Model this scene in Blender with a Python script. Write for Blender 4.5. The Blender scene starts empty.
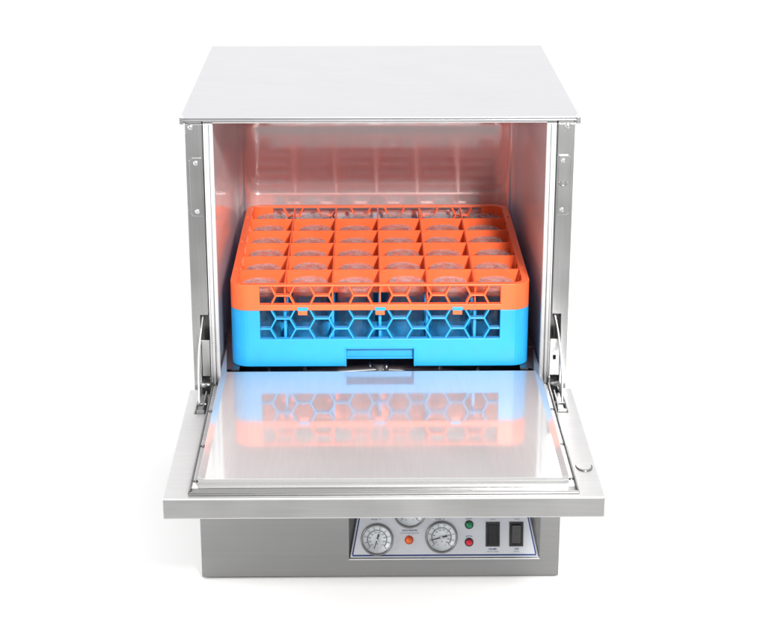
import bpy, bmesh, math, random
from mathutils import Vector, Matrix

random.seed(4)
R = math.radians
scene = bpy.context.scene

# ------------------------------------------------------------------ camera
cam_data = bpy.data.cameras.new("camera")
cam = bpy.data.objects.new("camera", cam_data)
scene.collection.objects.link(cam)
cam.location = (-0.027, -2.6946, 1.3993)
cam.rotation_euler = (R(90) - 0.3352, 0, -0.0118)
cam_data.sensor_width = 36
cam_data.lens = 36 * 1736.4 / 766
cam_data.clip_end = 100
scene.camera = cam

# ------------------------------------------------------------------ studio light
world = bpy.data.worlds.new("World")
scene.world = world
world.use_nodes = True
wn, wl = world.node_tree.nodes, world.node_tree.links
tc = wn.new("ShaderNodeTexCoord")
sep = wn.new("ShaderNodeSeparateXYZ")
wl.new(tc.outputs["Generated"], sep.inputs[0])
mz = wn.new("ShaderNodeMath"); mz.operation = 'MULTIPLY_ADD'
mz.inputs[1].default_value = 0.8
wl.new(sep.outputs["Z"], mz.inputs[0]); wl.new(sep.outputs["Y"], mz.inputs[2])
mr = wn.new("ShaderNodeMapRange"); mr.interpolation_type = 'SMOOTHSTEP'
mr.inputs["From Min"].default_value = -0.15
mr.inputs["From Max"].default_value = 0.35
mr.inputs["To Min"].default_value = 0.36
mr.inputs["To Max"].default_value = 1.55
wl.new(mz.outputs[0], mr.inputs["Value"])
mr2 = wn.new("ShaderNodeMapRange"); mr2.interpolation_type = 'SMOOTHSTEP'
mr2.inputs["From Min"].default_value = 0.55
mr2.inputs["From Max"].default_value = 0.95
mr2.inputs["To Max"].default_value = 0.7
wl.new(sep.outputs["Z"], mr2.inputs["Value"])
ad = wn.new("ShaderNodeMath"); ad.operation = 'ADD'
wl.new(mr.outputs[0], ad.inputs[0]); wl.new(mr2.outputs[0], ad.inputs[1])
wl.new(ad.outputs[0], wn["Background"].inputs["Strength"])
wn["Background"].inputs["Color"].default_value = (1, 1, 1, 1)

key = bpy.data.lights.new("key_lamp", 'AREA')
key.shape = 'DISK'; key.size = 0.34; key.energy = 186; key.color = (1, .985, .97)
key_ob = bpy.data.objects.new("key_lamp", key)
scene.collection.objects.link(key_ob)
key_ob.location = (0.72, -2.9, 2.12)
key_ob.rotation_euler = (Vector((0, .2, .45)) - key_ob.location).to_track_quat('-Z', 'Y').to_euler()

low = bpy.data.lights.new("added_floor_fill", 'AREA')  # added unseen fill, lifts the shadow on the floor at the left
low.shape = 'DISK'; low.size = 0.7; low.energy = 13; low.color = (1, .985, .98)
low_ob = bpy.data.objects.new("added_floor_fill", low)
scene.collection.objects.link(low_ob)
low_ob.location = (-1.5, -.5, .75)
low_ob.rotation_euler = (Vector((-.5, .2, 0)) - low_ob.location).to_track_quat('-Z', 'Y').to_euler()

scene.view_settings.view_transform = 'Standard'
scene.view_settings.look = 'None'
scene.view_settings.exposure = 0
scene.view_settings.gamma = 1
cy = scene.cycles
cy.use_denoising = True
cy.max_bounces = 14; cy.transmission_bounces = 14; cy.glossy_bounces = 8; cy.diffuse_bounces = 5
cy.transparent_max_bounces = 40
cy.caustics_reflective = True; cy.caustics_refractive = True
cy.sample_clamp_indirect = 25.0
cy.blur_glossy = 0.6

# ------------------------------------------------------------------ materials
def new_mat(name):
    m = bpy.data.materials.new(name); m.use_nodes = True
    m.node_tree.nodes.clear()
    return m, m.node_tree.nodes, m.node_tree.links

def steel(name, col=.62, r1=.10, r2=.42, mix=.5, brush=(2, 200, 200), bump=.03, smudge=.10, warm=(1, 1, 1), grain=.06):
    """brushed stainless steel: a clear lobe and a wide satin lobe, grain and faint smudges in the roughness"""
    m, n, l = new_mat(name)
    out = n.new("ShaderNodeOutputMaterial")
    t = n.new("ShaderNodeTexCoord")
    mp = n.new("ShaderNodeMapping"); mp.inputs["Scale"].default_value = brush
    l.new(t.outputs["Object"], mp.inputs[0])
    ns = n.new("ShaderNodeTexNoise"); ns.inputs["Scale"].default_value = 4; ns.inputs["Detail"].default_value = 5
    l.new(mp.outputs[0], ns.inputs["Vector"])
    n2 = n.new("ShaderNodeTexNoise"); n2.inputs["Scale"].default_value = 9; n2.inputs["Detail"].default_value = 6
    l.new(t.outputs["Object"], n2.inputs["Vector"])
    bp = n.new("ShaderNodeBump"); bp.inputs["Strength"].default_value = bump; bp.inputs["Distance"].default_value = .002
    l.new(ns.outputs["Fac"], bp.inputs["Height"])
    gc = n.new("ShaderNodeMapRange")
    gc.inputs["From Min"].default_value = .25; gc.inputs["From Max"].default_value = .75
    gc.inputs["To Min"].default_value = col * (1 - grain); gc.inputs["To Max"].default_value = col * (1 + grain)
    l.new(ns.outputs["Fac"], gc.inputs["Value"])
    vm = n.new("ShaderNodeVectorMath"); vm.operation = 'SCALE'; vm.inputs[0].default_value = warm
    l.new(gc.outputs[0], vm.inputs["Scale"])
    sh = []
    for r in (r1, r2):
        g = n.new("ShaderNodeBsdfPrincipled")
        g.inputs["Metallic"].default_value = 1
        l.new(vm.outputs[0], g.inputs["Base Color"])
        rr = n.new("ShaderNodeMapRange")
        rr.inputs["From Min"].default_value = .3; rr.inputs["From Max"].default_value = .7
        rr.inputs["To Min"].default_value = r; rr.inputs["To Max"].default_value = r + smudge
        l.new(n2.outputs["Fac"], rr.inputs["Value"])
        l.new(rr.outputs[0], g.inputs["Roughness"])
        l.new(bp.outputs[0], g.inputs["Normal"])
        sh.append(g)
    mx = n.new("ShaderNodeMixShader"); mx.inputs[0].default_value = mix
    l.new(sh[0].outputs[0], mx.inputs[1]); l.new(sh[1].outputs[0], mx.inputs[2])
    l.new(mx.outputs[0], out.inputs[0])
    return m

def plastic(name, col, rough=.35, noise=.12, sss=0, metal=0, spec=.5, satin=0):
    m, n, l = new_mat(name)
    out = n.new("ShaderNodeOutputMaterial")
    g = n.new("ShaderNodeBsdfPrincipled")
    t = n.new("ShaderNodeTexCoord")
    ns = n.new("ShaderNodeTexNoise"); ns.inputs["Scale"].default_value = 26; ns.inputs["Detail"].default_value = 7
    l.new(t.outputs["Object"], ns.inputs["Vector"])
    cr = n.new("ShaderNodeMapRange")
    cr.inputs["From Min"].default_value = .3; cr.inputs["From Max"].default_value = .7
    cr.inputs["To Min"].default_value = 1 - noise; cr.inputs["To Max"].default_value = 1 + noise
    l.new(ns.outputs["Fac"], cr.inputs["Value"])
    vm = n.new("ShaderNodeVectorMath"); vm.operation = 'SCALE'
    vm.inputs[0].default_value = col
    l.new(cr.outputs[0], vm.inputs["Scale"])
    l.new(vm.outputs[0], g.inputs["Base Color"])
    rr = n.new("ShaderNodeMapRange")
    rr.inputs["To Min"].default_value = max(.02, rough - .08); rr.inputs["To Max"].default_value = rough + .12
    l.new(ns.outputs["Fac"], rr.inputs["Value"]); l.new(rr.outputs[0], g.inputs["Roughness"])
    g.inputs["Metallic"].default_value = metal
    g.inputs["Specular IOR Level"].default_value = spec
    if satin:
        g.inputs['Metallic'].default_value = .6
    if sss:
        g.inputs["Subsurface Weight"].default_value = sss
        g.inputs["Subsurface Radius"].default_value = (col[0], col[1], col[2])
        g.inputs["Subsurface Scale"].default_value = .006
    l.new(g.outputs[0], out.inputs[0])
    return m

def glass(name):
    m, n, l = new_mat(name)
    out = n.new("ShaderNodeOutputMaterial")
    g = n.new("ShaderNodeBsdfPrincipled")
    g.inputs["Base Color"].default_value = (.97, .985, .99, 1)
    g.inputs["Transmission Weight"].default_value = 1
    g.inputs["IOR"].default_value = 1.5
    t = n.new("ShaderNodeTexCoord")
    ns = n.new("ShaderNodeTexNoise"); ns.inputs["Scale"].default_value = 75; ns.inputs["Detail"].default_value = 4
    l.new(t.outputs["Object"], ns.inputs["Vector"])
    rr = n.new("ShaderNodeMapRange")
    rr.inputs["From Min"].default_value = .45; rr.inputs["From Max"].default_value = .75
    rr.inputs["To Min"].default_value = .0; rr.inputs["To Max"].default_value = .1
    l.new(ns.outputs["Fac"], rr.inputs["Value"]); l.new(rr.outputs[0], g.inputs["Roughness"])
    bp = n.new("ShaderNodeBump"); bp.inputs["Strength"].default_value = .55; bp.inputs["Distance"].default_value = .002
    l.new(ns.outputs["Fac"], bp.inputs["Height"]); l.new(bp.outputs[0], g.inputs["Normal"])
    # thin wall passes light straight on; a wash-water film, plus a pale sheen painted on the base
    tr = n.new("ShaderNodeBsdfTransparent"); tr.inputs[0].default_value = (.95, .965, .97, 1)
    df = n.new("ShaderNodeBsdfTranslucent"); df.inputs[0].default_value = (.85, .85, .87, 1)
    dd = n.new("ShaderNodeBsdfDiffuse"); dd.inputs[0].default_value = (.85, .85, .87, 1)
    m1 = n.new("ShaderNodeMixShader"); m1.inputs[0].default_value = .76
    l.new(g.outputs[0], m1.inputs[1]); l.new(tr.outputs[0], m1.inputs[2])
    m2 = n.new("ShaderNodeMixShader"); m2.inputs[0].default_value = .5
    l.new(df.outputs[0], m2.inputs[1]); l.new(dd.outputs[0], m2.inputs[2])
    m3 = n.new("ShaderNodeMixShader")
    hz = n.new("ShaderNodeMapRange")  # haze rises on the upturned base, standing in for its veil of reflected light
    hz.inputs["From Min"].default_value = .107; hz.inputs["From Max"].default_value = .118
    hz.inputs["To Min"].default_value = .012; hz.inputs["To Max"].default_value = .44
    sx = n.new("ShaderNodeSeparateXYZ"); l.new(t.outputs["Object"], sx.inputs[0])
    l.new(sx.outputs["Z"], hz.inputs["Value"])
    sp = n.new("ShaderNodeMapRange")
    sp.inputs["From Min"].default_value = .38; sp.inputs["From Max"].default_value = .62
    sp.inputs["To Min"].default_value = .35; sp.inputs["To Max"].default_value = 1.1
    l.new(ns.outputs["Fac"], sp.inputs["Value"])
    ml = n.new("ShaderNodeMath"); ml.operation = 'MULTIPLY'
    l.new(hz.outputs[0], ml.inputs[0]); l.new(sp.outputs[0], ml.inputs[1])
    l.new(ml.outputs[0], m3.inputs[0])
    l.new(m1.outputs[0], m3.inputs[1]); l.new(m2.outputs[0], m3.inputs[2])
    l.new(m3.outputs[0], out.inputs[0])
    return m

M = {}
M['top'] = steel('steel_top', .445, .22,   .5, .5, (2, 160, 160), .0, .05, (.985, .985, 1.02))
M['front'] = steel('steel_front', .265, .16, .42, .55, (.6, 45, 60), .04, .10, (1, 1, 1), .035)
M['upright'] = steel('steel_upright', .52, .16, .36, .55, (160, 160, 2), .04)
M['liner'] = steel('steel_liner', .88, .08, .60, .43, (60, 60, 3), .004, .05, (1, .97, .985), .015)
M['tray'] = steel('steel_tray', .72, .05, .7, .50, (60, 3, 60), .005, .06, (1, 1, 1), .025)
M['rim'] = steel('steel_rim', .51, .3, .5, .7, (3, 160, 160), .03)
M['bright'] = steel('steel_bright', .60, .12, .35, .5, (40, 40, 40), .01)
M['dark'] = steel('steel_dark', .20, .2, .5, .5, (40, 40, 40), .03)
M['gasket'] = plastic('gasket_grey', (.50, .50, .505), .25, .05)
M['orange'] = plastic('orange_plastic', (.92, .140, .042), .40, .05, .15, 0, .35)
M['blue'] = plastic('blue_plastic', (.016, .315, .66), .38, .05, .1, 0, .4)
M['black'] = plastic('black_plastic', (.02, .02, .022), .32, .1)
M['rocker'] = plastic('rocker_plastic', (.03, .03, .033), .2, .1)
M['plate'] = plastic('control_plate', (.60, .62, .66), .30, .03, 0, 0, .6, 1)
M['navy'] = plastic('navy_ink', (.01, .035, .17), .4, .1)
M['ink'] = plastic('black_ink', (.03, .03, .04), .5, .1)
M['redink'] = plastic('red_ink', (.55, .05, .03), .5, .1)
M['dial'] = plastic('dial_white', (.72, .76, .80), .3, .04)
M['amber'] = plastic('amber_lens', (.80, .16, .02), .18, .05)
M['green'] = plastic('green_lens', (.0, .22, .09), .18, .05)
M['red'] = plastic('red_lens', (.72, .012, .045), .18, .05)
M['glass'] = glass('tumbler_glass')
M['floor'] = plastic('white_floor', (.67, .67, .67), .7, .004, 0, 0, .2)

# ------------------------------------------------------------------ helpers
class MB:
    def __init__(s):
        s.bm = bmesh.new(); s.mi = 0
    def face(s, pts):
        f = s.bm.faces.new([s.bm.verts.new(p) for p in pts]); f.material_index = s.mi
        return f
    def prism(s, pts, d, off=Vector((0, 0, 0))):
        """polygon pts (3D) extruded by vector d"""
        d = Vector(d)
        a = [s.bm.verts.new(Vector(p)) for p in pts]
        b = [s.bm.verts.new(Vector(p) + d) for p in pts]
        fs = [s.bm.faces.new(a), s.bm.faces.new(b[::-1])]
        n = len(a)
        for i in range(n):
            fs.append(s.bm.faces.new([a[i], b[i], b[(i + 1) % n], a[(i + 1) % n]]))
        for f in fs: f.material_index = s.mi
    def box(s, x0, x1, y0, y1, z0, z1):
        s.prism([(x0, y0, z0), (x0, y1, z0), (x1, y1, z0), (x1, y0, z0)], (0, 0, z1 - z0))
    def tube(s, pts, r, seg=12, cap=True, flat=1.0):
        pts = [Vector(p) for p in pts]
        rings = []
        up = Vector((0, 0, 1))
        for i, p in enumerate(pts):
            t = (pts[min(i + 1, len(pts) - 1)] - pts[max(i - 1, 0)]).normalized()
            a = t.cross(up)
            if a.length < .1: a = t.cross(Vector((0, 1, 0)))
            a.normalize(); b = t.cross(a)
            rr = r[i] if isinstance(r, (list, tuple)) else r
            rings.append([s.bm.verts.new(p + a * rr * math.cos(q) + b * rr * flat * math.sin(q))
                          for q in [2 * math.pi * k / seg for k in range(seg)]])
        for A, B in zip(rings, rings[1:]):
            for k in range(seg):
                f = s.bm.faces.new([A[k], A[(k + 1) % seg], B[(k + 1) % seg], B[k]]); f.material_index = s.mi; f.smooth = True
        if cap:
            f = s.bm.faces.new(rings[0][::-1]); f.material_index = s.mi
            f = s.bm.faces.new(rings[-1]); f.material_index = s.mi
    def lathe(s, prof, seg=32, mat=None, close=False):
        mat = mat or Matrix()
        rings = []
        for r, z in prof:
            if r < 1e-6: rings.append([s.bm.verts.new(mat @ Vector((0, 0, z)))])
            else: rings.append([s.bm.verts.new(mat @ Vector((r * math.cos(q), r * math.sin(q), z)))
                                for q in [2 * math.pi * k / seg for k in range(seg)]])
        pairs = list(zip(rings, rings[1:]))
        if close: pairs.append((rings[-1], rings[0]))
        for A, B in pairs:
            for k in range(seg):
                k2 = (k + 1) % seg
                if len(A) == 1 and len(B) == 1: continue
                if len(A) == 1: v = [A[0], B[k2], B[k]]
                elif len(B) == 1: v = [A[k], A[k2], B[0]]
                else: v = [A[k], A[k2], B[k2], B[k]]
                f = s.bm.faces.new(v); f.material_index = s.mi; f.smooth = True
    def build(s, name, mats, parent=None, bevel=0, seg=2, origin=None, angle=40, fix=True):
        if fix: bmesh.ops.recalc_face_normals(s.bm, faces=s.bm.faces[:])
        me = bpy.data.meshes.new(name)
        s.bm.to_mesh(me); s.bm.free()
        for m in (mats if isinstance(mats, (list, tuple)) else [mats]): me.materials.append(m)
        ob = bpy.data.objects.new(name, me)
        scene.collection.objects.link(ob)
        if origin is not None:
            me.transform(Matrix.Translation(-Vector(origin))); ob.location = origin
        if parent is not None:
            # children keep their world place
            ob.parent = parent
            w = Vector((0, 0, 0)); p = parent
            while p is not None:
                w += p.location; p = p.parent
            ob.location = (Vector(origin) if origin is not None else Vector((0, 0, 0))) - w
        if bevel:
            b = ob.modifiers.new('bevel', 'BEVEL'); b.width = bevel; b.segments = seg
            b.limit_method = 'ANGLE'; b.angle_limit = R(angle)
        return ob

def thing(name, label, cat, loc, group=None):
    o = bpy.data.objects.new(name, None); scene.collection.objects.link(o)
    o.empty_display_size = .05; o.location = loc
    o['label'] = label; o['category'] = cat
    if group: o['group'] = group
    return o

# ------------------------------------------------------------------ setting
m = MB()
m.prism([(-6, -.75, -.04), (6, -.75, -.04), (6, 14, -.04), (-6, 14, -.04)], (0, 0, .04))
fl = m.build('floor', M['floor'])
fl['kind'] = 'structure'

# ------------------------------------------------------------------ dishwasher body
H = .803
W = .307
dw = thing('dishwasher', 'stainless steel undercounter dishwasher with its front door folded open flat', 'dishwasher', (0, .28, 0))

# top panel with folded edges
m = MB()
m.box(-.3145, .3145, -.012, .612, .7985, H)
m.box(-.3145, .3145, -.012, -.0095, .7962, .7985)
top = m.build('top_panel', M['top'], dw, .0016, 3)
for s in (-1, 1):
    m = MB()
    m.box(s * .3125 - .0035, s * .3125 + .0035, -.0145, .004, .7915, H + .0006)
    m.build('corner_cap', M['upright'], top, .0012)

# outer side and back sheets
m = MB()
for s in (-1, 1):
    m.box(s * W - .0015, s * W + .0015, -.006, .606, .3125, .797)
m.box(-W + .0017, W - .0017, .6035, .6062, .3125, .797)
m.build('cabinet', M['upright'], dw, .001)

# front frame: flange each side with a notch for the lift arm
def flange(m, s, xi, xn):
    # outline of the flange sheet in x,z with notch; xi inner edge, xn notch outer edge
    pts = [(W + .0008, .33), (W + .0008, .7915), (xi, .7915), (xi, .474), (xn, .474), (xn, .33)]
    m.prism([(s * x, -.0105, z) for x, z in pts], (0, .0025, 0))
m = MB()
flange(m, -1, .2815, .2945); flange(m, 1, .2815, .2965)
# return edges along the inside of the flange and the slot
for s, xn in ((-1, .2945), (1, .2965)):
    m.box(s * .2815 - .0008, s * .2815 + .0008, -.008, .012, .476, .7915)
    m.box(min(s * (xn + .0005), s * (xn + .002)), max(s * (xn + .0005), s * (xn + .002)), -.008, .03, .352, .474)
m.box(-.2795, .2795, -.0105, -.0085, .7945, .797)
m.box(-.306, -.2815, -.0085, .04, .7916, .797)
m.box(.2815, .306, -.0085, .04, .7916, .797)
frame = m.build('front_frame', M['upright'], dw, .0008)

# arm brackets below the slot
m = MB()
m.box(-.2938, -.2805, -.0075, -.005, .366, .429)
m.build('arm_bracket', M['upright'], frame, .0006)
m = MB()
x0, x1, z0, z1 = .2805, .2958, .366, .429
hx0, hx1, hz0, hz1 = .2855, .2905, .393, .401
m.box(x0, hx0, -.0075, -.005, z0, z1); m.box(hx1, x1, -.0075, -.005, z0, z1)
m.box(hx0, hx1, -.0075, -.005, z0, hz0); m.box(hx0, hx1, -.0075, -.005, hz1, z1)
m.build('arm_bracket', M['upright'], frame)
for s in (-1, 1):
    m = MB()
    m.box(s * .289 - .009, s * .289 + .009, .028, .03, .32, .49)
    m.build('slot_back', M['dark'], frame)

def screw(name, x, y, z, r, parent, axis='y', mat='bright'):
    m = MB()
    mat4 = Matrix.Translation((x, y, z))
    if axis == 'y': mat4 = mat4 @ Matrix.Rotation(R(90), 4, 'X')
    m.lathe([(0, r * .62), (r * .5, r * .55), (r * .85, r * .3), (r, 0), (r, -r * .3)], 14, mat4)
    return m.build(name, M[mat], parent)

# hinge plates, each with screws
def hinge_plate(s, xi, zt, zb, sc):
    m = MB()
    a, b = xi, .3027
    c = .004
    pts = [(a, zb), (b - c, zb), (b, zb + c), (b, zt - c), (b - c, zt), (a, zt)]
    m.prism([(s * x, -.0132, z) for x, z in pts], (0, .0025, 0))
    h = m.build('strike_plate', M['upright'], dw, .0008)
    for x, z in sc:
        screw('screw', x, -.0132, z, .0042, h)
    return h
hp = hinge_plate(-1, .2838, .738, .642, [(-.292, .7294), (-.292, .6499)])
hp = hinge_plate(1, .2838, .741, .642, [(.2907, .7319), (.2915, .6513)])
# half-moon dimple on the right plate
m = MB()
m.tube([(.2915 + .0062 * math.cos(q), -.0135, .697 - .0062 * math.sin(q)) for q in [math.pi * k / 10 for k in range(11)]], .0012, 8)
m.tube([(.2853, -.0135, .697), (.2977, -.0135, .697)], .0006, 6)
m.build('latch_dimple', M['front'], hp)
screw('screw', -.2985, -.0105, .787, .0048, frame)
screw('screw', .2965, -.0105, .7875, .0048, frame)

# door gasket: ribbed strip along both sides and across the top
m = MB()
for s in (-1, 1):
    for xc, r in ((.2668, .0034), (.2735, .0030), (.2778, .0014)):
        m.tube([(s * xc, -.0095, .352), (s * xc, -.0095, .7905)], r, 12)
    m.box(s * .272 - .0075, s * .272 + .0075, -.0075, .004, .352, .7922)
m.box(-.264, .264, -.0075, .004, .7925, .7942)
m.build('door_gasket', M['gasket'], dw)

# interior liner with rounded upright corners
def rounded(x0, x1, y0, y1, r, seg=8, corners=(1, 1, 1, 1)):
    pts = []
    for (cx, cy_, a), on in zip(((x0 + r, y0 + r, 180), (x1 - r, y0 + r, 270), (x1 - r, y1 - r, 0), (x0 + r, y1 - r, 90)), corners):
        if on:
            for k in range(seg + 1):
                q = R(a + 90 * k / seg); pts.append((cx + r * math.cos(q), cy_ + r * math.sin(q)))
        else:
            pts.append({180: (x0, y0), 270: (x1, y0), 0: (x1, y1), 90: (x0, y1)}[a])
    return pts
m = MB()
path = [(-.2695, .0045)] + rounded(-.2695, .2695, .0045, .578, .045, 12, (0, 0, 1, 1))[2:][::-1] + [(.2695, .0045)]
zs = [.19, .35, .5, .65, .7935]
grid = [[m.bm.verts.new((x, y, z)) for x, y in path] for z in zs]
for A, B in zip(grid, grid[1:]):
    for k in range(len(path) - 1):
        f = m.bm.faces.new([A[k], A[k + 1], B[k + 1], B[k]]); f.smooth = True
m.bm.faces.new([v for v in grid[-1]]); m.bm.faces.new([v for v in grid[0]][::-1])
m.box(-.2695, .2695, .0035, .0055, .19, .30)
liner = m.build('interior_liner', M['liner'], dw, fix=False)
m = MB()
m.box(-.2693, -.2683, .024, .030, .764, .779)
m.build('slot', M['dark'], liner)
m = MB()
m.box(.2683, .2693, .024, .030, .760, .777)
m.build('slot', M['dark'], liner)
m = MB()
m.prism([(-.2660, .14, .779), (-.2660, .14, .7640), (-.195, .14, .779)], (0, .0016, 0))
m.build('splash_guard', M['bright'], liner)

# rack rails and wash arm under the rack
for s in (-1, 1):
    m = MB()
    m.box(s * .246 - .01, s * .246 + .01, .03, .56, .3610, .3636)
    m.box(s * .2675 - .0015, s * .2675 + .0015, .03, .56, .345, .3636)
    m.box(s * .2574 - .0085, s * .2574 + .0085, .03, .56, .3611, .3635)
    m.build('rack_rail', M['dark'], dw)
m = MB()
m.tube([(-.21, .1, .322), (-.12, .115, .326), (0, .13, .328), (.12, .115, .326), (.21, .1, .322)], [.008, .012, .016, .012, .008], 14, True, .5)
m.tube([(0, .13, .2), (0, .13, .34)], .017, 18)
arm = m.build('wash_arm', M['dark'], dw)
for x, y in ((-.129, .111), (-.016, .122), (.012, .116), (.105, .111), (-.19, .1), (.17, .1)):
    m = MB(); m.lathe([(0, .012), (.0035, .011), (.0045, .004), (.005, -.003)], 12, Matrix.Translation((x, y, .328)))
    m.build('nozzle', M['front'], arm)
m = MB()
m.tube([(-.13, .075, .333), (.02, .072, .336), (.13, .068, .341)], .0022, 10)
m.build('rinse_pipe', M['front'], dw)

# ------------------------------------------------------------------ lower housing with a sunken control panel
BX, BY, BT = .3055, -.025, .3115
px0, px1, pz0, pz1 = -.0535, .2725, .0375, .25
m = MB()
out = [(-BX, .0035), (BX, .0035), (BX, BT), (-BX, BT)]
inn = [(px0, pz0), (px1, pz0), (px1, pz1), (px0, pz1)]
vo = [m.bm.verts.new((x, BY, z)) for x, z in out]; vi = [m.bm.verts.new((x, BY, z)) for x, z in inn]
for k in range(4):
    m.bm.faces.new([vo[k], vo[(k + 1) % 4], vi[(k + 1) % 4], vi[k]])
vb = [m.bm.verts.new((x, .604, z)) for x, z in out]
for k in range(4):
    m.bm.faces.new([vo[k], vb[k], vb[(k + 1) % 4], vo[(k + 1) % 4]])
m.bm.faces.new(vb)
# sunken pocket: walls slope to the tilted plate
TH = R(12); ct, st = math.cos(TH), math.sin(TH)
def PP(u, v, h=0.0):
    """control-panel coordinates: u along, v up the tilted plate, h out of it"""
    return Vector((u, BY + .0005 + v * st - h * ct, .036 + v * ct + h * st))
vp = [m.bm.verts.new(PP(u, v, -.0015)) for u, v in ((-.0525, .0015), (.2715, .0015), (.2245, .217), (-.0145, .217))]
for k in range(4):
    m.bm.faces.new([vi[k], vi[(k + 1) % 4], vp[(k + 1) % 4], vp[k]])
m.bm.faces.new(vp)
base = m.build('base_housing', M['front'], dw, .0022, 3, angle=60)
for x, y in ((-.26, .03), (.26, .03), (-.26, .55), (.26, .55)):
    m = MB(); m.lathe([(0, 0), (.02, 0), (.021, .001), (.021, .0034), (0, .0034)], 24, Matrix.Translation((x, y, 0)))
    m.build('foot', M['black'], base)
# folded bright lip under the control plate
m = MB()
m.prism([(-.0535, BY - .0022, .0352), (.2725, BY - .0022, .0352), (.2725, BY - .0022, .0383), (-.0535, BY - .0022, .0383)], (0, .0026, 0))
m.build('panel_lip', M['bright'], base, .0006)

# control plate
m = MB()
tl, tr = -.0501 + (.0121 / .0682) * .21, .2685 - (.0144 / .0682) * .21
m.prism([PP(-.0510, .0028), PP(.2693, .0028), PP(tr, .213), PP(tl, .213)], PP(0, 0, .0012) - PP(0, 0))
cp = m.build('control_panel', M['plate'], dw)
# printed border line
def edge_line(m, a, b, w, h=.0016):
    a2, b2 = Vector(a), Vector(b)
    d = (b2 - a2).normalized(); nrm = Vector((-d.y, d.x)) * w / 2
    q = [a2 + nrm, a2 - nrm, b2 - nrm, b2 + nrm]
    m.prism([PP(p.x, p.y, .001) for p in q], PP(0, 0, h) - PP(0, 0, .001))
m = MB()
edge_line(m, (-.0478, .0065), (.2668, .0065), .0026)
edge_line(m, (-.0475, .0079), (-.0475 + .178 * .2, .2), .0024)
edge_line(m, (.2660, .0079), (.2660 - .205 * .2, .2), .0024)
m.build('border_line', M['navy'], cp)

def text_mesh(m, txt, u, v, size, arc=0, h=.0015, bold=False, sx=1.0):
    """raised print: built-in font laid on the control plate"""
    cu = bpy.data.curves.new('t', 'FONT'); cu.body = txt; cu.size = size
    cu.align_x = 'CENTER'; cu.align_y = 'CENTER'; cu.extrude = 0; cu.resolution_u = 2
    if bold: cu.offset = size * .02
    o = bpy.data.objects.new('t', cu); scene.collection.objects.link(o)
    dg = bpy.context.evaluated_depsgraph_get()
    me = bpy.data.meshes.new_from_object(o.evaluated_get(dg))
    bpy.data.objects.remove(o)
    vs = []
    for q in me.vertices:
        x, y = q.co.x * sx, q.co.y
        if arc:
            a = x / arc; rr = arc + y
            x, y = rr * math.sin(a), rr * math.cos(a) - arc
        vs.append(m.bm.verts.new(PP(u + x, v + y, h)))
    for p in me.polygons:
        try:
            f = m.bm.faces.new([vs[i] for i in p.vertices]); f.material_index = m.mi
        except ValueError: pass
    bpy.data.meshes.remove(me)

def letter(mat, *a, **k):
    m = MB(); text_mesh(m, *a, **k)
    m.build('lettering', mat, cp, fix=False)
letter(M['navy'], 'RINSE PRESSURE', .0503, .0500, .0036, bold=True)
letter(M['navy'], 'DELIME', .192, .0166, .0042, bold=True)
letter(M['navy'], 'OFF', .233, .0166, .0042, bold=True)
letter(M['navy'], 'POWER', .1517, .0399, .0034, arc=.011)
letter(M['navy'], 'READY', .1516, .0703, .0034, arc=.011)
letter(M['ink'], 'WASH  °F', -.0071, .0695, .0040)
letter(M['ink'], 'RINSE  °F', .1015, .0695, .0040)
letter(M['ink'], 'BOOSTER HEAT INDICATOR', .0503, .0453, .0025)
letter(M['ink'], 'NORMAL / DELIME', .192, .0122, .0024)
letter(M['ink'], 'ON / FILL', .233, .0122, .0024)
letter(M['ink'], 'MANUAL', .192, .0690, .0024)
letter(M['ink'], 'MASTER', .233, .0690, .0024)

def plate_frame(u, v):
    return Matrix.Translation(PP(u, v)) @ Matrix(((1, 0, 0, 0), (0, st, -ct, 0), (0, ct, st, 0), (0, 0, 0, 1)))

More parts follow.
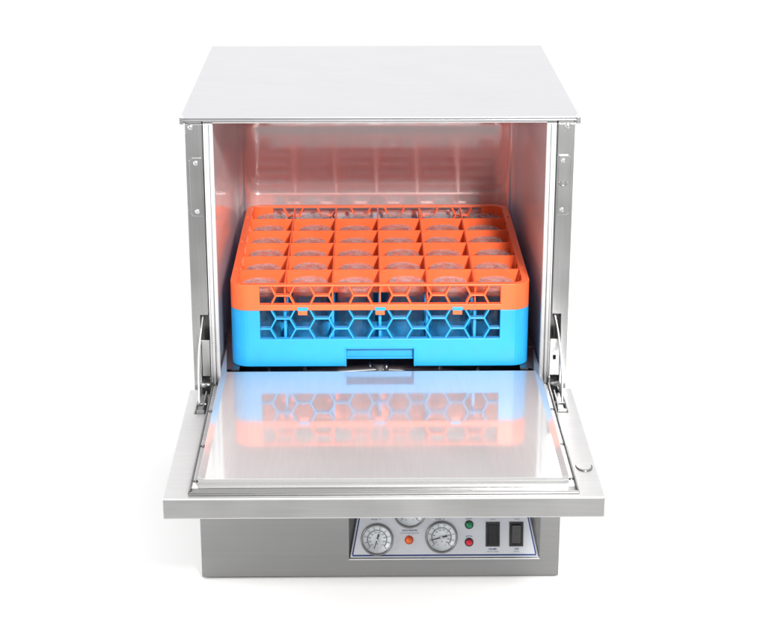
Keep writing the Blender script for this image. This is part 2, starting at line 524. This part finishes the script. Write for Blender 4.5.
def gauge(name, u, v, ang, label, r=.0278):
    g = MB(); F = plate_frame(u, v)
    g.lathe([(0, .002), (r * .86, .002), (r * .86, .0025)], 48, F)
    dial = g.build(name, M['dial'], dw)
    dial['label'] = label
    g = MB()
    g.lathe([(r * .86, .0018), (r * .88, .0062), (r * .94, .0072), (r, .0055), (r * 1.01, .0012)], 48, F)
    g.build('bezel', M['front'], dial)
    # printed scale
    g = MB()
    def at(rad, a, h): return F @ Vector((rad * math.sin(a), rad * math.cos(a), h))
    for k in range(65):
        a0 = R(-135 + 270 * k / 65); a1 = R(-135 + 270 * (k + 1) / 65)
        g.face([at(r * .565, a0, .0024), at(r * .59, a0, .0024), at(r * .59, a1, .0024), at(r * .565, a1, .0024)])
    for k in range(46):
        a = R(-135 + 270 * k / 45); w = R(.7 if k % 5 else 1.3); r1 = r * (.64 if k % 5 else .68)
        g.face([at(r * .59, a - w, .0024), at(r1, a - w, .0024), at(r1, a + w, .0024), at(r * .59, a + w, .0024)])
    for k in range(10):
        a = R(-135 + 30 * k)
        for q, rr in ((str(k * 20 + 40), .455), (str(k * 10), .755)):
            text_mesh(g, q, u + r * rr * math.sin(a), v + r * rr * math.cos(a), .0036 if rr < .6 else .0030, h=.0025)
    text_mesh(g, '°F', u, v - r * .28, .004, h=.0025)
    g.mi = 1
    text_mesh(g, '°C', u - r * .22, v - r * .48, .0034, h=.0025); text_mesh(g, '0', u + r * .22, v - r * .48, .0034, h=.0025)
    g.build('scale', [M['ink'], M['redink']], dial, fix=False)
    g = MB()
    a = R(ang)
    d = Vector((math.sin(a), math.cos(a))); n_ = Vector((-d.y, d.x))
    def q(t, w): return F @ Vector(((d * t + n_ * w).x, (d * t + n_ * w).y, .0034))
    g.prism([q(-r * .36, -.0016), q(-r * .36, .0016), q(-r * .08, .0010), q(r * .62, .0004), q(r * .62, -.0004), q(-r * .08, -.0010)], F.to_3x3() @ Vector((0, 0, .0008)))
    nd = g.build('needle', M['ink'], dial)
    g = MB(); g.lathe([(0, .0058), (.0018, .0056), (.0022, .003)], 12, F)
    g.build('pivot', M['bright'], nd)
    return dial
gauge('temperature_gauge', -.0055, .0345, 197, 'round white dial at the left end of the control panel, needle pointing down')
gauge('temperature_gauge', .1045, .0382, 254, 'round white dial beside the green and red lamps, needle pointing left')
gauge('pressure_gauge', .050, .0822, 300, 'round white dial above the amber lamp, half hidden by the door')

def lamp(u, v, col, r, lab):
    F = plate_frame(u, v)
    g = MB(); g.lathe([(r * .72, .004), (r * .8, .0045), (r, .003), (r * 1.02, .001)], 28, F)
    rng = g.build('indicator_lamp', M['black'] if col != 'amber' else M['redink'], dw); rng['label'] = lab
    g = MB(); g.lathe([(0, .0078), (r * .3, .0075), (r * .6, .006), (r * .78, .0035), (r * .78, .001)], 28, F)
    g.build('lens', M[col], rng)
lamp(.049, .0335, 'amber', .0074, 'amber indicator lamp')
lamp(.1516, .0597, 'green', .0074, 'green indicator lamp')
lamp(.1517, .0291, 'red', .0074, 'red indicator lamp')

def switch(u0, u1, v0, v1, up, lab):
    g = MB()
    fr = .0036
    def rect(a, b, c, d, h0, h1):
        g.prism([PP(a, c, h0), PP(b, c, h0), PP(b, d, h0), PP(a, d, h0)], PP(0, 0, h1) - PP(0, 0, h0))
    rect(u0, u0 + fr, v0, v1, .001, .0035); rect(u1 - fr, u1, v0, v1, .001, .0035)
    rect(u0 + fr, u1 - fr, v0, v0 + fr, .001, .0035); rect(u0 + fr, u1 - fr, v1 - fr, v1, .001, .0035)
    rect(u0 + fr, u1 - fr, v0 + fr, v1 - fr, .0008, .0014)
    f = g.build('rocker_switch', M['black'], dw, .0005); f['label'] = lab
    g = MB()
    a, b, c, d = u0 + fr + .0006, u1 - fr - .0006, v0 + fr + .001, v1 - fr - .001
    mid = (c + d) / 2
    prof = [(c, .0014), (c, .0025 if up else .0075), (mid, .0044), (d, .0075 if up else .0025), (d, .0014)]
    g.prism([PP(a, v, h) for v, h in prof], PP(b, 0, 0) - PP(a, 0, 0))
    g.build('rocker', M['rocker'], f, .0004)
switch(.1800, .2040, .0216, .0640, False, 'black rocker switch beside the red and green lamps, pressed in at the top')
switch(.2203, .2442, .0216, .0640, True, 'black rocker switch at the right end of the panel, pressed in at the bottom')

# ------------------------------------------------------------------ the open door
DX = .001
m = MB()
xo, xi, yf, yb, zt, zb = .3152, .2775, -.447, -.022, .348, .316
m.prism([(x + DX, y, zb) for x, y in ((-xo, yf), (xo, yf), (xo, yb), (.2972, yb), (.2972, -.128), (-.2972, -.128), (-.2972, yb), (-xo, yb))], (0, 0, zt - zb))
door = m.build('door', M['rim'], dw, .0022, 3, origin=(0, -.02, .33))
m = MB()
m.box(-.2970 + DX, .2970 + DX, -.1278, yb - .002, zb + .001, .338)
m.build('hinge_shelf', M['front'], door, .001)
# inner side of the rim: raised fold
for s in (-1, 1):
    m = MB()
    m.box(s * .2775 - .0011 + DX, s * .2775 + .0011 + DX, -.436, .012, .3482, .3565)
    m.build('rim_fold', M['front'], door, .0005)
    m = MB()
    m.box(min(s * .2660, s * .2762) + DX, max(s * .2660, s * .2762) + DX, -.413, .014, .3482, .3510)
    m.build('seal_channel', M['gasket'], door, .0005)
for x, y in ((-.2717, -.0124), (-.2712, -.1261), (-.2714, -.2664), (-.2712, -.3939), (.2732, -.0124), (.2735, -.1242), (.2735, -.2654), (.2735, -.3920)):
    screw('screw', x, y, .3512, .0036, door, 'z', 'front')
# front seal retainer
m = MB()
m.box(-.2795 + DX, .2795 + DX, -.4355, -.4145, .3483, .3495)
m.box(-.2795 + DX, .2795 + DX, -.4365, -.4342, .3483, .3535)
m.build('seal_retainer', M['front'], door, .0006)
# inner panel: tray with sloped sides, raised a little, side blades reach into the cabinet
m = MB()
xs = [(-.2665, .3662), (-.2570, .3630), (.2570, .3630), (.2665, .3662)]
yF, yB = -.413, .018
fr = [m.bm.verts.new((x + DX, yF, z)) for x, z in xs]
bk = [m.bm.verts.new((x + DX, yB, z)) for x, z in xs]
for k in range(3): m.bm.faces.new([fr[k], fr[k + 1], bk[k + 1], bk[k]])
# front and back turn-downs
lo = [m.bm.verts.new((x + DX, yF - .0008, .3497)) for x in (-.2665, .2665)]
m.bm.faces.new([fr[0], lo[0], lo[1], fr[3], fr[2], fr[1]])
lb = [m.bm.verts.new((x + DX, yB, .340)) for x in (-.2570, .2570)]
m.bm.faces.new([bk[1], bk[2], lb[1], lb[0]])
# blades
for s, (a, b) in ((-1, (bk[0], bk[1])), (1, (bk[3], bk[2]))):
    c = m.bm.verts.new((s * .2650 + DX, .125, .3668)); m.bm.faces.new([b, a, c])
inner = m.build('inner_panel', M['tray'], door, .0016, 3, angle=30)
sol = inner.modifiers.new('sheet', 'SOLIDIFY'); sol.thickness = .0012; sol.offset = 0
inner.modifiers.move(1, 0)
# crescent catch on the right rim: dark raised band painted for the cutout's shade
m = MB()
arc = [(.2985 + .0118 * math.cos(q), -.3390 + .0185 * math.sin(q), .3483) for q in [R(170 + 200 * k / 16) for k in range(17)]]
m.tube(arc, [.0006 + .0016 * math.sin(math.pi * k / 16) for k in range(17)], 8)
m.build('catch', M['dark'], door)
m = MB()
m.lathe([(0, .0005), (.009, .0004), (.0112, .0)], 24, Matrix.Translation((.2985, -.3385, .3481)))
m.build('catch_boss', M['rim'], door)
# hinge brackets on the door where the arms land
for s in (-1, 1):
    m = MB()
    m.box(s * .2875 - .0085, s * .2875 + .0085, -.118, -.030, .3384, .3425)
    m.box(s * .2832 - .0012, s * .2832 + .0012, -.118, -.06, .3425, .3600)
    m.box(s * .289 - .005, s * .289 + .008, -.1275, -.1255, .3384, .3535)
    m.tube([(s * .280, -.105, .355), (s * .296, -.105, .355)], .0030, 12)
    m.build('arm_mount', M['front'], door, .0005)
# hinge pin ends at the bottom of the frame
for s in (-1, 1):
    m = MB()
    m.tube([(s * .276, -.012, .352), (s * .296, -.012, .352)], .0045, 14)
    m.box(s * .2795 - .0012, s * .2795 + .0012, -.020, .004, .34, .366)
    m.build('hinge', M['front'], dw)

# lift arms
pl = [(-.2902, .012, .4722), (-.2931, -.005, .4461), (-.2954, -.03, .4203), (-.2944, -.06, .3951), (-.2922, -.09, .3738), (-.2907, -.105, .3556)]
pr = [(.2870, .012, .4700), (.2921, -.005, .4436), (.2944, -.03, .4177), (.2947, -.06, .3924), (.2927, -.09, .3711), (.2916, -.105, .3528)]
def smooth_path(p):
    o = []
    P_ = [Vector(q) for q in p]
    for i in range(len(P_) - 1):
        a, b, c, d = P_[max(i - 1, 0)], P_[i], P_[i + 1], P_[min(i + 2, len(P_) - 1)]
        for k in range(6):
            t = k / 6
            o.append(.5 * ((2 * b) + (c - a) * t + (2 * a - 5 * b + 4 * c - d) * t * t + (3 * b - a - 3 * c + d) * t ** 3))
    o.append(P_[-1]); return o
for p in (pl, pr):
    m = MB()
    q = smooth_path(p)
    L = len(q)
    # flat bar on edge
    rings = []
    for i, c in enumerate(q):
        t = (q[min(i + 1, L - 1)] - q[max(i - 1, 0)]).normalized()
        a = Vector((1, 0, 0)); b = t.cross(a).normalized()
        w = .0058
        rings.append([m.bm.verts.new(c + a * dx + b * db) for dx, db in ((-.0014, -w), (.0014, -w), (.0014, w), (-.0014, w))])
    for A, B in zip(rings, rings[1:]):
        for k in range(4): m.bm.faces.new([A[k], A[(k + 1) % 4], B[(k + 1) % 4], B[k]])
    m.bm.faces.new(rings[0][::-1]); m.bm.faces.new(rings[-1])
    m.build('lift_arm', M['bright'], dw, .0006)

# ------------------------------------------------------------------ glass rack
RX0, RX1, RY0, RY1 = -.25, .25, .041, .541
RXC, RYC = .0005, .291
rack = thing('glass_rack', 'square glass rack with blue open base and orange honeycomb extender clipped on top', 'dish rack', (RXC, RYC, .364))
OP = .2004

def rack_path(half, r):
    """closed outline with the points where openings start and stop; runs counter-clockwise from the front left"""
    pts = []
    stops = [-OP, -.0567, .0567, OP]
    for side in range(4):
        c, s = math.cos(R(90 * side)), math.sin(R(90 * side))
        rot = lambda x, y: (x * c - y * s, x * s + y * c)
        for a in stops: pts.append((rot(a, -half), side))
        for k in range(0, 9):
            q = R(-90 + 90 * k / 8)
            pts.append((rot(half - r + r * math.cos(q), -half + r + r * math.sin(q)), side))
    return pts

def ring(m, zs, open_fn, half=.25, r=.03, t=.012):
    out_ = rack_path(half, r); inn_ = rack_path(half - t, r - t if r > t else .004)
    n = len(out_)
    Vo = [[m.bm.verts.new((RXC + p[0][0], RYC + p[0][1], z)) for p in out_] for z in zs]
    Vi = [[m.bm.verts.new((RXC + p[0][0], RYC + p[0][1], z)) for p in inn_] for z in zs]
    def seg_name(i):
        k = i % 13
        return {0: 'open', 1: 'mid', 2: 'open'}.get(k, 'solid')
    nb = len(zs) - 1
    is_open = lambda b, i: 0 <= b < nb and open_fn(b, seg_name(i), out_[i][1])
    for b in range(nb):
        for i in range(n):
            j = (i + 1) % n
            if is_open(b, i): continue
            m.bm.faces.new([Vo[b][i], Vo[b][j], Vo[b + 1][j], Vo[b + 1][i]])
            m.bm.faces.new([Vi[b][j], Vi[b][i], Vi[b + 1][i], Vi[b + 1][j]])
            if b == 0 or is_open(b - 1, i): m.bm.faces.new([Vo[b][j], Vo[b][i], Vi[b][i], Vi[b][j]])
            if b == nb - 1 or is_open(b + 1, i): m.bm.faces.new([Vo[b + 1][i], Vo[b + 1][j], Vi[b + 1][j], Vi[b + 1][i]])
            if is_open(b, (i - 1) % n): m.bm.faces.new([Vo[b][i], Vo[b + 1][i], Vi[b + 1][i], Vi[b][i]])
            if is_open(b, j): m.bm.faces.new([Vo[b + 1][j], Vo[b][j], Vi[b][j], Vi[b + 1][j]])

def bar(m, side, a, b, w=.0028, d0=.0006, d1=.0135, half=.25):
    """honeycomb rib in the wall of one side, from (u,z) a to b"""
    a, b = Vector(a), Vector(b)
    d = (b - a).normalized(); nn = Vector((-d.y, d.x)) * w / 2
    c, s = math.cos(R(90 * side)), math.sin(R(90 * side))
    def T(p, dep):
        x, y = p.x, -half + dep
        return Vector((RXC + x * c - y * s, RYC + x * s + y * c, p.y))
    q = [a + nn, a - nn, b - nn, b + nn]
    lo, hi = [T(p, d0) for p in q], [T(p, d1) for p in q]
    m.prism(lo, Vector(hi[0]) - Vector(lo[0]))

cols = [-.162, -.0972, -.0324, .0324, .0972, .162]
# blue base
m = MB()
def open_base(b, seg, side):
    if b == 0: return seg == 'mid' and side in (0, 2)
    if b == 2: return seg in ('mid', 'open')
    return False
ring(m, [.364, .3955, .4129, .4632], open_base)
zA, zB, zl, zh = .4484, .4304, .4129, .4632
for side in range(4):
    for i, c in enumerate(cols):
        bar(m, side, (c - .0115, zA), (c + .0115, zA))
        for s in (-1, 1):
            bar(m, side, (c + s * .0115, zA), (c + s * .0195, zh))
            bar(m, side, (c + s * .0115, zA), (c + s * .0213, zB))
            bar(m, side, (c + s * .0213, zB), (c + s * .0115, zl - .0005))
        if i < 5: bar(m, side, (c + .0213, zB), (cols[i + 1] - .0213, zB))
    bar(m, side, (-OP, zB), (cols[0] - .0213, zB)); bar(m, side, (cols[-1] + .0213, zB), (OP, zB))
base_r = m.build('base', M['blue'], rack, .0009, 2, angle=50)
for side, fy in ((0, -1), (2, 1)):
    m = MB()
    yw = RYC + fy * .237
    m.box(RXC - .0566, RXC + .0566, min(yw, yw - fy * .003), max(yw, yw - fy * .003), .3735, .3954)
    m.box(RXC - .0566, RXC + .0566, min(yw, yw + fy * .0035), max(yw, yw + fy * .0035), .3735, .3765)
    yo = RYC + fy * .2502
    for a, b, c, d in ((-.0592, -.0567, .3642, .3980), (.0567, .0592, .3642, .3980), (-.0567, .0567, .3956, .3980)):
        m.box(RXC + a, RXC + b, min(yo - fy * .0005, yo + fy * .0014), max(yo - fy * .0005, yo + fy * .0014), c, d)
    m.build('handle', M['blue'], base_r, .0005)
# open grid floor and corner posts of the compartments
pitch = .0793
lines = [(-2 + k) * pitch for k in range(5)]
m = MB()
for k in range(49):
    p = -.228 + k * .0095
    m.box(RXC + p - .0013, RXC + p + .0013, RYC - .2385, RYC + .2385, .3735, .3775)
    m.box(RXC - .2385, RXC + .2385, RYC + p - .0013, RYC + p + .0013, .3738, .3772)
m.build('grid_floor', M['blue'], base_r)
for a in lines:
    for x, y in [(a, b) for b in lines] + [(a, -.2355), (a, .2355), (-.2355, a), (.2355, a)]:
        m = MB()
        m.box(RXC + x - .0022, RXC + x + .0022, RYC + y - .0022, RYC + y + .0022, .3770, .4625)
        m.build('divider_post', M['blue'], base_r)

for k in range(5):
    m = MB(); m.box(RXC + lines[k] - .0012, RXC + lines[k] + .0012, RYC - .2385, RYC + .2385, .3768, .4120)
    m.build('divider', M['blue'], base_r)
    m = MB(); m.box(RXC - .2385, RXC + .2385, RYC + lines[k] - .0012, RYC + lines[k] + .0012, .3766, .4116)
    m.build('divider', M['blue'], base_r)

# orange extender
m = MB()
ring(m, [.4634, .4735, .505, .5085], lambda b, seg, side: b == 1 and seg in ('mid', 'open'))
zm, zl, zh = .4888, .4735, .505
for side in range(4):
    for c in cols:
        bar(m, side, (c - .0115, zm), (c + .0115, zm))
        for s in (-1, 1):
            bar(m, side, (c + s * .0115, zm), (c + s * .0192, zh + .0004))
            bar(m, side, (c + s * .0115, zm), (c + s * .0192, zl - .0004))
for s in (-1, 1):
    for yy in (-.16, 0, .16):
        m.box(RXC + s * .2445 - .0022, RXC + s * .2445 + .0022, RYC + yy - .003, RYC + yy + .003, .508, .5105)
ext = m.build('extender', M['orange'], rack, .0011, 2, angle=50)
for k in range(5):
    m = MB(); m.box(RXC + lines[k] - .0011, RXC + lines[k] + .0011, RYC - .2385, RYC + .2385, .4650, .5062)
    m.build('divider', M['orange'], ext)
    m = MB(); m.box(RXC - .2385, RXC + .2385, RYC + lines[k] - .0011, RYC + lines[k] + .0011, .4654, .5058)
    m.build('divider', M['orange'], ext)
for s, fy in ((0, -1), (2, 1)):
    for u in (-.129, 0, .129):
        m = MB(); yo = RYC + fy * .25
        m.box(RXC + u - .009, RXC + u + .009, min(yo + fy * .0018, yo - fy * .004), max(yo + fy * .0018, yo - fy * .004), .4632, .4690)
        m.build('clip', M['blue'], base_r, .0006)
        m = MB()
        m.box(RXC + u - .0078, RXC + u + .0078, min(yo + fy * .0008, yo - fy * .004), max(yo + fy * .0008, yo - fy * .004), .4555, .4628)
        m.build('clip_tongue', M['orange'], ext, .0006)

# ------------------------------------------------------------------ tumblers, upside down
def tumbler_mesh():
    m = MB()
    zt, zr = .1290, 0.0
    prof = [(0, .1268), (.012, .1270), (.0225, .1280), (.0262, zt), (.0287, .1284), (.0300, .1262), (.0303, .122),
            (.0308, .09), (.0316, .045), (.0326, .008), (.0325, .0012), (.0314, 0), (.0303, .0012),
            (.0300, .010), (.0294, .045), (.0286, .09), (.0280, .106), (.0255, .1125), (.018, .1155), (0, .1165)]
    m.lathe([(r, z * .93) for r, z in prof], 40)
    return m
ob0 = tumbler_mesh().build('tumbler', M['glass'])
ob0['category'] = 'tumbler'
rows = ['front row', 'second row from the front', 'third row from the front', 'third row from the back', 'second row from the back', 'back row']
cols_n = ['leftmost', 'second from the left', 'third from the left', 'third from the right', 'second from the right', 'rightmost']
first = True
for r_ in range(6):
    for c_ in range(6):
        o = ob0
        if not first:
            o = ob0.copy(); scene.collection.objects.link(o)
        first = False
        o.location = (RXC + (c_ - 2.5) * pitch + random.uniform(-.004, .004), RYC + (r_ - 2.5) * pitch + random.uniform(-.004, .004), .3776)
        o.rotation_euler = (random.uniform(-.022, .022), random.uniform(-.022, .022), random.uniform(0, 6.28))
        o['label'] = "upturned clear tumbler, %s in the rack's %s" % (cols_n[c_], rows[r_])
        o['category'] = 'tumbler'
        o['group'] = 'upturned tumblers in the glass rack'
